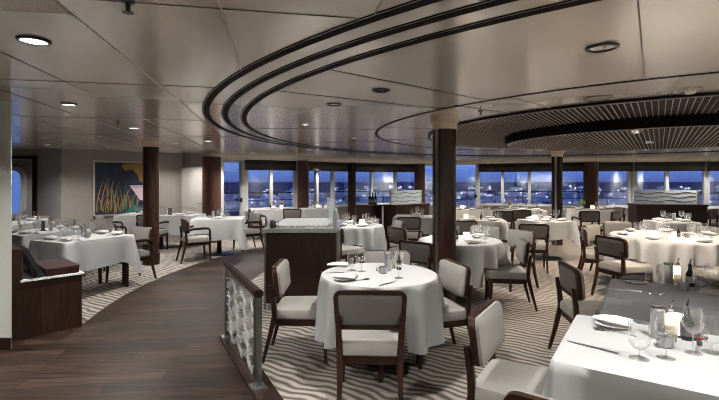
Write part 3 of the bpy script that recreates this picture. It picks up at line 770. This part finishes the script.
cols=[mat('paint_orange',(.40,.19,.06),.6),mat('paint_olive',(.15,.18,.05),.6),mat('paint_teal',(.02,.16,.13),.6),mat('paint_pink',(.75,.55,.60),.6),mat('paint_gold',(.32,.18,.05),.6),mat('paint_lilac',(.55,.42,.60),.6)]
mb=MB(); rnd=random.Random(5)
def blob(pts,ci,y=-.022):
    mb.cur=ci; n=len(pts); b=len(mb.v); mb.v += [(x,y,z) for x,z in pts]+[(x,-.015,z) for x,z in pts]
    mb.face(list(range(b,b+n))); 
    for i in range(n): j=(i+1)%n; mb.face((b+i,b+j,b+n+j,b+n+i))
iw,ih=PW-2*f,PH-2*f
for i in range(44):
    x=f+rnd.uniform(.01,.68)*iw; z=f+rnd.uniform(0,.12)*ih; hgt=rnd.uniform(.25,.68)*ih*(1-.35*(x-f)/iw); lean=rnd.uniform(-.06,.20)*iw; w_=rnd.uniform(.010,.022)
    if x+lean>PW-f-.03: lean=-.05
    if x+lean<f+.02: lean=.03
    n=7; lf=[];rt=[]
    for j in range(n+1):
        s=j/n; cx_=x+lean*s*s; ww=w_*(1-s)*(.6+1.2*s); lf.append((cx_-ww,z+hgt*s)); rt.append((cx_+ww,z+hgt*s))
    blob(lf[:-1]+[lf[-1]]+rt[-2::-1],rnd.choice([0,0,1,1,4,2]),-.020-.00006*i)
blob([(f+.40*iw,f+.93*ih),(f+.46*iw,f+.85*ih),(f+.58*iw,f+.87*ih),(f+.66*iw,f+.76*ih),(f+.70*iw,f+.62*ih),(f+.99*iw,f+.60*ih),(f+.99*iw,f+.985*ih),(f+.44*iw,f+.985*ih)],4,-.0235)
blob([(f+.53*iw,f+.55*ih),(f+.985*iw,f+.56*ih),(f+.985*iw,f+.18*ih),(f+.70*iw,f+.26*ih)],3,-.0236)
blob([(f+.54*iw,f+.555*ih),(f+.985*iw,f+.565*ih),(f+.985*iw,f+.50*ih),(f+.58*iw,f+.50*ih)],5,-.024)
blob([(f+.45*iw,f+.01*ih),(f+.98*iw,f+.01*ih),(f+.98*iw,f+.16*ih),(f+.72*iw,f+.10*ih),(f+.6*iw,f+.18*ih)],2,-.0237)
mb.build('painted_shapes',cols,cv,smooth=False)

# ================================================================== TABLEWARE
def proto(name,cat,parts):
    t=thing(name,'x',cat); 
    for nm,fn,mt in parts: mb=MB(); fn(mb); mb.build(nm,M[mt],t)
    return t
def hide_proto(t):                                    # remove the source again, keep its meshes in the copies
    for c in list(t.children): bpy.data.objects.remove(c)
    bpy.data.objects.remove(t)
ORD=['leftmost','second from left','third from left','fourth from left','fifth from left','sixth from left','seventh from left','eighth from left','ninth from left','tenth from left','eleventh from left','twelfth from left','thirteenth from left','fourteenth from left','fifteenth from left','sixteenth from left']
ITEMS={}                                              # (kind, table) -> list of (root, world pos)
def put(src,p,rz,kind,desc):
    o=dup(src,p,rz,'x')
    if kind in ('oil bottle','vinegar bottle') and 'front right' not in desc and 'grey' not in desc: o.scale=(.82,.82,.80)
    ITEMS.setdefault((kind,desc),[]).append(o); return o

def tallglass(mb_parts): pass
WINE=proto('wine_glass','glass',[
 ('bowl',lambda b:b.lathe([(.006,.088),(.024,.098),(.040,.120),(.044,.145),(.040,.175),(.034,.205)],20,cap0=False,cap1=False),'glass'),
 ('stem',lambda b:b.lathe([(.007,.006),(.0035,.014),(.0032,.070),(.006,.089)],10,cap0=False,cap1=False),'glass_stem'),
 ('foot',lambda b:b.lathe([(.036,0),(.036,.002),(.006,.008)],20),'glass_foot')])
GOB=proto('water_goblet','glass',[
 ('bowl',lambda b:b.lathe([(.006,.040),(.026,.048),(.042,.070),(.047,.098),(.045,.128),(.040,.160)],20,cap0=False,cap1=False),'glass'),
 ('stem',lambda b:b.lathe([(.008,.005),(.005,.012),(.005,.032),(.007,.041)],10,cap0=False,cap1=False),'glass_stem'),
 ('foot',lambda b:b.lathe([(.040,0),(.040,.002),(.008,.007)],20),'glass_foot')])
PLATE=proto('bread_plate','plate',[('dish',lambda b:b.lathe([(.045,0),(.055,.004),(.085,.014),(.088,.016),(.084,.017),(.052,.008),(.002,.007)],24),'china')])
def napkin_roll(b):
    b.tube([(-.098,.004,.010),(-.07,.003,.014),(.0,0,.017),(.075,-.002,.017),(.096,-.002,.014)],[(.026,.008),(.036,.013),(.045,.016),(.047,.016),(.042,.012)],14)
    b.tube([(-.06,.010,.026),(.0,.008,.032),(.085,.004,.031)],[(.020,.004),(.030,.007),(.032,.006)],12)
NAP=proto('folded_napkin','napkin',[('linen',napkin_roll,'napkin')])
NAPD=proto('folded_napkin','napkin',[('linen',napkin_roll,'napkin_shaded')])
KNIFE=proto('dinner_knife','knife',[('blade',lambda b:b.loft([[(-.008,0,0),(.008,0,0),(.008,0,.002),(-.008,0,.002)],[(-.010,.06,0),(.009,.06,0),(.009,.06,.002),(-.010,.06,.002)],[(-.003,.115,0),(.006,.115,0),(.006,.115,.0015),(-.003,.115,.0015)]]),'steel'),
 ('handle',lambda b:b.tube([(0,.002,.004),(0,-.05,.005),(0,-.105,.005)],[(.005,.003),(.007,.004),(.008,.004)],8),'steel')])
def spoon_bowl(b):
    b.loft([[(r_*.02*math.cos(2*PI*i/14),.075+r_*.032*math.sin(2*PI*i/14),z) for i in range(14)] for r_,z in ((.4,.001),(.8,.003),(1,.007),(.95,.0075),(.5,.004))])
SPOON=proto('table_spoon','spoon',[('bowl',spoon_bowl,'steel'),('handle',lambda b:b.tube([(0,.045,.006),(0,-.02,.008),(0,-.09,.004)],[(.003,.002),(.004,.002),(.007,.002)],8),'steel')])
OIL=proto('oil_bottle','bottle',[('glass',lambda b:b.lathe([(.026,0),(.028,.006),(.028,.085),(.012,.12),(.010,.150)],16),'glass'),
 ('oil',lambda b:b.lathe([(.024,.004),(.025,.07)],16),'oil'),
 ('pourer',lambda b:(b.lathe([(.012,.148),(.013,.158),(.006,.164)],12),b.tube([(0,0,.160),(.006,0,.185),(.016,0,.198)],[.005,.004,.003],8)),'chrome')])
VIN=proto('vinegar_bottle','bottle',[('glass',lambda b:b.lathe([(.026,0),(.028,.006),(.028,.085),(.012,.12),(.010,.150)],16),'black_glass'),
 ('label',lambda b:b.lathe([(.0286,.022),(.0286,.070)],16,cap0=False,cap1=False),'label'),
 ('pourer',lambda b:(b.lathe([(.012,.148),(.013,.158),(.006,.164)],12),b.tube([(0,0,.160),(.006,0,.185),(.016,0,.198)],[.005,.004,.003],8)),'dark_metal')])
CAN=proto('steel_canister','canister',[('cylinder',lambda b:b.lathe([(.028,0),(.030,.004),(.030,.150),(.026,.152),(.026,.02)],20),'steel'),('rim',lambda b:b.lathe([(.031,.146),(.032,.150),(.031,.155),(.027,.155)],20,cap0=False,cap1=False),'chrome')])
POT=proto('butter_pot','pot',[('bowl',lambda b:b.lathe([(.030,0),(.036,.006),(.037,.052),(.034,.052),(.032,.01)],20),'steel'),('handle',lambda b:b.tube([(.036,0,.042),(.056,0,.038),(.058,0,.020),(.036,0,.014)],.004,8),'chrome')])
LANT=proto('candle_lantern','candle',[('shade',lambda b:b.loft([[(u,v,z) for u,v in rrect(.085,.085,.02)] for z in (.008,.10)],False,False),'candle'),('base',lambda b:b.loft([[(u,v,z) for u,v in rrect(.09,.09,.02)] for z in (0,.010)]),'dark_metal'),('candle_stub',lambda b:b.lathe([(.02,.01),(.02,.05)],12),'napkin')])
HOLD=proto('menu_holder','menu',[('card',lambda b:b.box(-.045,.045,-.004,.004,.01,.155),'label'),('stand',lambda b:b.box(-.05,.05,-.025,.025,0,.012),'dark_metal')])
def bouquet(b):
    rnd=random.Random(2)
    for i in range(9):
        a=rnd.uniform(0,6.28); r_=rnd.uniform(0,.05); b.lathe([(.004,-.016),(.020,-.008),(.022,.004),(.010,.014)],8,(r_*math.cos(a),r_*math.sin(a),.19+rnd.uniform(-.02,.03)))
def foliage(b):
    rnd=random.Random(4)
    for i in range(12):
        a=rnd.uniform(0,6.28); d_=Vector((math.cos(a),math.sin(a),0)); b.tube([(0,0,.08),d_*.03+Vector((0,0,.14)),d_*.075+Vector((0,0,.16))],[(.004,.002),(.016,.003),(.003,.001)],6)
VASE=proto('flower_vase','vase',[('vase',lambda b:b.lathe([(.025,0),(.032,.03),(.022,.08),(.028,.10)],16),'china'),('flowers',bouquet,'orange'),('leaves',foliage,'leafgreen')])
PLANT=proto('table_plant','plant',[('pot',lambda b:b.lathe([(.03,0),(.04,.07),(.036,.07)],16),'china'),('leaves',lambda b:[foliage(b),b.lathe([(.05,.13),(.085,.17),(.07,.24),(.02,.28)],10)],'leafgreen')])

Z=TT+.0015
def T(px,py): return at(px,py,Z)
# near round table
d1='the near round table'
put(NAP,T(338,266),math.radians(-8),'napkin',d1)
p=T(345,280); put(PLATE,p,0,'plate',d1); put(NAP,p+Vector((0,0,.0165)),math.radians(-18),'napkin',d1)
put(KNIFE,T(333,272.5),math.radians(80),'knife',d1); put(SPOON,T(358,280.5),math.radians(-58),'spoon',d1)
put(KNIFE,T(388,283.5),math.radians(-40),'knife',d1)
put(WINE,T(361.5,271.5),0,'wine glass',d1); put(GOB,T(352,270.5),0,'goblet',d1); put(WINE,T(398.5,278),0,'wine glass',d1)
put(CAN,T(387.7,270.5),0,'canister',d1); put(POT,T(383,273),math.radians(180),'pot',d1); put(VIN,T(399,269.5),1,'vinegar bottle',d1); put(OIL,T(393.5,268.5),1.9,'oil bottle',d1)
# front white table
d2='the front right white table'
p=T(613,326); put(PLATE,p,0,'plate',d2); put(NAP,p+Vector((0,0,.0165)),math.radians(-48),'napkin',d2)
put(KNIFE,T(593,347.5),math.radians(43),'knife',d2); put(SPOON,T(616,333),math.radians(50),'spoon',d2)
put(GOB,T(639,358.5),0,'goblet',d2); put(WINE,T(666,358),0,'wine glass',d2); put(WINE,T(693,353),0,'wine glass',d2); put(GOB,T(712,352.5),0,'goblet',d2)
put(CAN,T(657.5,338),0,'canister',d2); put(OIL,T(671,341),.4,'oil bottle',d2); put(VIN,T(687,339.5),.4,'vinegar bottle',d2)
put(LANT,T(677.5,334.5),.3,'candle lantern',d2); put(POT,T(665,346.5),math.radians(200),'pot',d2); put(HOLD,T(695,338.5),.2,'menu holder',d2)
q=thing('red_cruet','small red-capped cruet beside the dark bottle on the front white table','cruet',T(699.5,345.5)); 
mb=MB(); mb.lathe([(.011,0),(.012,.02),(.008,.026)],12); mb.build('jar',M['label'],q); mb=MB(); mb.lathe([(.009,.026),(.010,.036),(.006,.04)],12); mb.build('cap',M['red'],q)
# grey table, shade put into its linens
d3='the grey-clothed table'
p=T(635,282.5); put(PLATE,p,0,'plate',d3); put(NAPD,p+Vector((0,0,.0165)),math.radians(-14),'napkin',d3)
put(KNIFE,T(624,290.5),math.radians(60),'knife',d3)
put(GOB,T(653,293.5),0,'goblet',d3); put(WINE,T(664,294.5),0,'wine glass',d3); put(GOB,T(701,292.5),0,'goblet',d3); put(WINE,T(711,295),0,'wine glass',d3)
put(CAN,T(668.5,283.5),0,'canister',d3); put(OIL,T(678,284.5),.4,'oil bottle',d3); put(VIN,T(690,285.5),.4,'vinegar bottle',d3); put(POT,T(683,290),.3,'pot',d3); put(LANT,T(673,279),.3,'candle lantern',d3)
# large round table: places round the edge
d4='the large round table'
rnd=random.Random(11)
for i in range(7):
    a=math.radians(215+i*360/7); c=Vector((4.45,6.2,Z)); r_=Vector((math.cos(a),math.sin(a),0)); s_=Vector((-r_.y,r_.x,0))
    p=c+r_*.62; put(PLATE,p,0,'plate',d4); put(NAP,p+Vector((0,0,.0165)),a+PI/2+.2,'napkin',d4)
    put(GOB,c+r_*.44+s_*.10,0,'goblet',d4); put(WINE,c+r_*.36+s_*.02,0,'wine glass',d4)
    put(KNIFE,p+s_*.15,a+PI/2+PI/2+.0,'knife',d4)
put(VIN,Vector((4.49,6.12,Z)),0,'vinegar bottle',d4); put(POT,Vector((4.55,6.05,Z)),2,'pot',d4)
def setting(desc,x,y,wu,wv_,deg,n,lantern=None,vase=None,extra=(),dense=1,seed=0):
    rnd=random.Random(seed+50); a=math.radians(deg); U=Vector((math.cos(a),math.sin(a),0)); V=Vector((-U.y,U.x,0)); c=Vector((x,y,Z))
    for i in range(n):
        fu=(i//2+.5)/(math.ceil(n/2))-.5; sv=-1 if i%2==0 else 1
        p=c+U*fu*(wu-.08)+V*sv*(wv_/2-.14)
        put(PLATE,p,0,'plate',desc); put(NAP,p+Vector((0,0,.0165)),a+rnd.uniform(-.3,.3),'napkin',desc)
        g=c+U*(fu*(wu-.08)+.13)+V*sv*(wv_/2-.24)
        put(GOB,g,0,'goblet',desc); put(WINE,g+U*-.11+V*-sv*.04,0,'wine glass',desc)
    if lantern is not None: put(LANT,c+U*lantern,a,'candle lantern',desc)
    if vase is not None: put(VASE,c+U*(vase-.04)+V*.16,0,'flower vase',desc)
    for src,kd,du,dv_ in extra: put(src,c+U*du+V*dv_,a,kd,desc)
setting('the round table behind the column',1.34,5.82,.9,.9,-20,4,.09,None,((VIN,'vinegar bottle',-.04,.02),),seed=1)
setting('the round table behind the counter',-.08,7.78,.8,.8,-12,4,.13,None,((OIL,'oil bottle',-.02,0),(VIN,'vinegar bottle',.04,.05)),seed=2)
setting('the front left table',-3.84,6.08,.72,1.0,-24,4,None,None,((CAN,'canister',-.05,.02),(OIL,'oil bottle',.04,.04),(POT,'pot',.1,-.03)),seed=3)
setting('the second left table',-4.98,6.85,.80,1.0,-24,4,None,None,((HOLD,'menu holder',0,.0),(CAN,'canister',.10,.05)),seed=4)
setting('the far left table',-6.45,8.25,.8,.9,-20,4,None,None,((CAN,'canister',0,.0),),seed=5)
setting('the long painting table',-4.66,10.22,1.85,.74,-6,6,None,None,((HOLD,'menu holder',.25,-.05),(CAN,'canister',.12,0),(OIL,'oil bottle',-.3,0)),seed=6)
setting('the table beside the glass door',-2.98,9.24,1.02,.82,12,2,None,None,((CAN,'canister',-.12,.0),(HOLD,'menu holder',-.02,.02),(POT,'pot',-.2,0)),seed=7)
setting('the left window table',-2.45,12.25,1.0,.75,14,2,.25,.30,((VIN,'vinegar bottle',-.05,0),),seed=8)
setting('the window table by the post',-1.20,12.5,1.0,.75,14,2,0.0,-.10,((VIN,'vinegar bottle',.15,0),(CAN,'canister',.3,0)),seed=9)
setting('the partition table',1.27,9.75,.95,.8,-10,2,None,None,((OIL,'oil bottle',0,0),(CAN,'canister',-.1,0)),seed=10)
setting('the lantern table beyond the round column table',2.48,8.87,.90,.76,-10,4,-.30,None,((VIN,'vinegar bottle',.0,0),),seed=11)
setting('the table left of the strip column',3.75,8.75,.84,.72,14,4,-.25,None,((CAN,'canister',-.14,0),(VIN,'vinegar bottle',-.08,.05)),seed=12)
setting('the table with the green plant',6.37,12.2,1.2,.8,-12,4,.15,None,((PLANT,'plant',-.1,.05),(OIL,'oil bottle',.3,0)),seed=13)
setting('the left long window table',3.05,12.1,1.25,.8,4,6,-.2,None,(),seed=14)
setting('the right long window table',4.42,12.1,1.25,.8,-2,6,None,-.15,((OIL,'oil bottle',.2,0),),seed=15)
setting('the small partition table',6.09,8.50,.76,.54,-5,4,None,None,((VIN,'vinegar bottle',0,0),(OIL,'oil bottle',-.08,.05),(CAN,'canister',.07,.03)),seed=16)
for (kd,desc),lst in ITEMS.items():
    lst.sort(key=lambda o:o.location.x/o.location.y)
    adj={'napkin':'grey-shaded folded' if 'grey' in desc else 'white folded','plate':'white bread','vinegar bottle':'dark','oil bottle':'clear','canister':'steel','pot':'steel butter','candle lantern':'glowing','knife':'steel table','spoon':'steel','menu holder':'dark','flower vase':'white','plant':'green leafy','wine glass':'tall','goblet':'short'}[kd]
    for i,o in enumerate(lst):
        if len(lst)==1: o['label']='%s %s on %s'%(adj,kd,desc)
        elif i==len(lst)-1: o['label']='rightmost %s %s on %s'%(adj,kd,desc)
        else:
            on=ORD[i].split(' ',1)
            o['label']=('leftmost %s %s on %s'%(adj,kd,desc)) if i==0 else '%s %s %s %s on %s'%(on[0],adj,kd,on[1],desc)
        if len(lst)>1: o['group']={'knife':'knives','glass':'glasses'}.get(kd,kd+('es' if kd.endswith('s') else 's'))+' on '+desc
for s_ in (WINE,GOB,PLATE,NAP,NAPD,KNIFE,SPOON,OIL,VIN,CAN,POT,LANT,HOLD,VASE,PLANT): hide_proto(s_)

# ================================================================== CEILING LAMPS AND FITTINGS
def spot(x,y,z,watt,parent,col=(1,.86,.70),size=140,blend=.9,rad=.045):
    ld=bpy.data.lights.new('lamp','SPOT'); ld.energy=watt*LAMP; ld.color=col; ld.spot_size=math.radians(size); ld.spot_blend=blend; ld.shadow_soft_size=rad
    lo=bpy.data.objects.new('lamp',ld); COL.objects.link(lo); lo.location=(0,0,-.03); lo.parent=parent; return lo
def downlight(x,y,r,label,watt=40,col=(1,.86,.70),lit=True,z=CEIL,size=140):
    t=thing('ceiling_downlight',label,'ceiling light',(x,y,z))
    mb=MB(); mb.lathe([(r*.86,-.002),(r*.90,-.012),(r*1.1,-.010),(r*1.13,0)],28,cap0=False,cap1=False); mb.build('trim_ring',M['dark_metal'] if r>.06 else M['steel'],t)
    mb=MB(); mb.lathe([(r*.88,-.006),(r*.88,0)],28); mb.build('lens',M['lamp'] if lit else M['chrome'],t)
    if watt: spot(x,y,z,watt,t,col,size)
    return t
def dpx(px,py,r,label,**k): q=at(px,py,CEIL-1e-6) if False else None; Y=FOC*(CEIL-EYE)/(181-py); return downlight((px-359.5)/FOC*Y,Y,r,label,**k)
NEU=(1,.965,.925); WARM=(1,.86,.72)
dpx(34,40,.068,'large lit round downlight nearest on the left ceiling',watt=45,col=NEU)
dpx(69,104,.062,'lit round downlight second along the left ceiling',watt=38,col=NEU)
dpx(134,128,.06,'small lit downlight third along the left ceiling',watt=40,col=NEU)
dpx(208,141,.06,'lit downlight above the aisle near the broad column',watt=40,col=NEU)
dpx(47,144.6,.06,'lit downlight near the far left wall corner',watt=24,col=NEU)
dpx(106,147.5,.04,'tiny picture light above the painting',watt=15,col=NEU)
dpx(176,143.5,.045,'small lit spotlight behind the left column',watt=28,col=NEU)
dpx(179,152,.04,'small lit spotlight before the white service door',watt=26,col=NEU)
dpx(253,152,.06,'lit downlight before the left glass door',watt=50,col=NEU)
dpx(309,149.6,.06,'lit downlight above the left window tables',watt=50,col=NEU)
dpx(374,155,.06,'lit downlight above the bottle sideboard',watt=50,col=NEU)
dpx(419,158.5,.06,'lit downlight above the corner partition',watt=50,col=NEU)
dpx(602,47,.075,'large dark chrome downlight on the right ceiling',watt=0,lit=False)
dpx(381,90,.065,'dark chrome downlight above the near round table, right one',watt=41,col=NEU,lit=False)
dpx(334,104,.065,'dark chrome downlight above the near round table, left one',watt=0,lit=False)
# lamps recessed in the grille and round the room, some added for their light
for i,(x,y,wt) in enumerate(((3.3,5.2,54),(5.2,5.0,48),(3.4,8.2,50),(5.4,8.2,50),(4.4,6.6,38))):
    zz=CEIL-.024 if math.hypot(x-CX,y-CY)>2.05 else CEIL-.146
    downlight(x,y,.045,'small lit spotlight in the slatted ceiling grille, '+['front left','front right','back left','back right','central'][i],wt,WARM,z=zz)
for i,(x,y,wt,c,lb) in enumerate(((1.45,1.55,48,NEU,'added out of view above the front white table'),(-1.2,1.2,45,NEU,'above the camera side aisle'),(1.3,6.4,52,NEU,'above the table behind the column'),  # front table spotlight added out of view to brighten the cloth
        (-.1,7.4,38,NEU,'above the table behind the counter'),(-5.3,7.3,24,NEU,'above the second left table'),(-3.2,2.7,34,NEU,'added out of view before the white wall pier'),(-.7,5.6,14,NEU,'added above the serving counter'),(-8.6,11.4,22,NEU,'added in the lobby beyond the doorway'),(2.5,10.6,62,WARM,'above the middle window tables'),(5.2,11.2,62,WARM,'beyond the strip column'),(7.6,9.6,60,WARM,'before the long partition'),(9.0,12.2,50,WARM,'at the right windows'))):  # pier, counter and lobby spotlights added to brighten those spots
    downlight(x,y,.04,'small lit ceiling spotlight '+lb,wt,c)
for x,y,lb in ((-4.5,-1.2,'behind the viewer, far left'),(-1.5,-1.25,'behind the viewer, left'),(1.5,-1.25,'behind the viewer, middle'),(4.5,-1.25,'behind the viewer, right'),(7.5,-1.25,'behind the viewer, further right'),(10.5,-1.25,'behind the viewer, far right'),(13.6,1.5,'on the right side, nearest'),(13.6,4.5,'on the right side, second'),(13.6,7.5,'on the right side, third'),(13.6,10.5,'on the right side, farthest')):
    downlight(x,y,.05,'added unseen fill downlight '+lb,75,NEU)  # unseen fill lamps added to lift the ceiling and cloth sides
for px,lb in ((225,'at the left glass door'),(272,'over the left window table'),(322,'over the window table by the post'),(386,'over the bottle sideboard windows'),(440,'left of the far glass door'),(492,'over the left long window table'),(540,'over the right long window table'),(612,'right of the broad far column'),(668,'over the long wave-glass partition'),(708,'at the far right window')):
    q=wl(px,.08,HEAD); downlight(q.x,q.y,.05,'small lit soffit downlight '+lb,20,NEU,z=HEAD,size=110)
def sprinkler(px,py,label):
    Y=FOC*(CEIL-EYE)/(181-py); t=thing('fire_sprinkler',label,'sprinkler',((px-359.5)/FOC*Y,Y,CEIL))
    mb=MB(); mb.lathe([(.028,0),(.026,-.006),(.010,-.008),(.009,-.03),(.006,-.045)],14); mb.build('body',M['dark_metal'],t)
    mb=MB(); mb.lathe([(.022,-.048),(.022,-.045)],14); mb.build('deflector',M['dark_metal'],t)
sprinkler(128,1.5,'sprinkler head at the top edge of the left ceiling'); sprinkler(118,121.5,'sprinkler head before the left column'); sprinkler(480.5,111,'sprinkler head right of the nearest column'); sprinkler(375,151,'sprinkler head over the far sideboard')
Y=317.55/(181-97.5); t=thing('ceiling_speaker','round flush ceiling speaker before the slatted grille','speaker',((598-359.5)/FOC*Y,Y,CEIL))
mb=MB(); mb.lathe([(.115,0),(.112,-.008),(.10,-.010)],32,cap1=False); mb.build('rim',M['groove_lip'],t); mb=MB(); mb.lathe([(.10,-.004),(.10,0)],32); mb.build('mesh_cover',M['grille_rim'],t)
Y=317.55/(181-88); t=thing('smoke_detector','boxy pale smoke detector at the right ceiling joint','detector',((690-359.5)/FOC*Y,Y,CEIL))
mb=MB(); mb.box(-.055,.055,-.055,.055,-.018,0); mb.build('base',M['cream'],t,smooth=False); mb=MB(); mb.lathe([(.038,-.018),(.038,-.04),(.03,-.046)],18); mb.build('sensor',M['cream'],t)
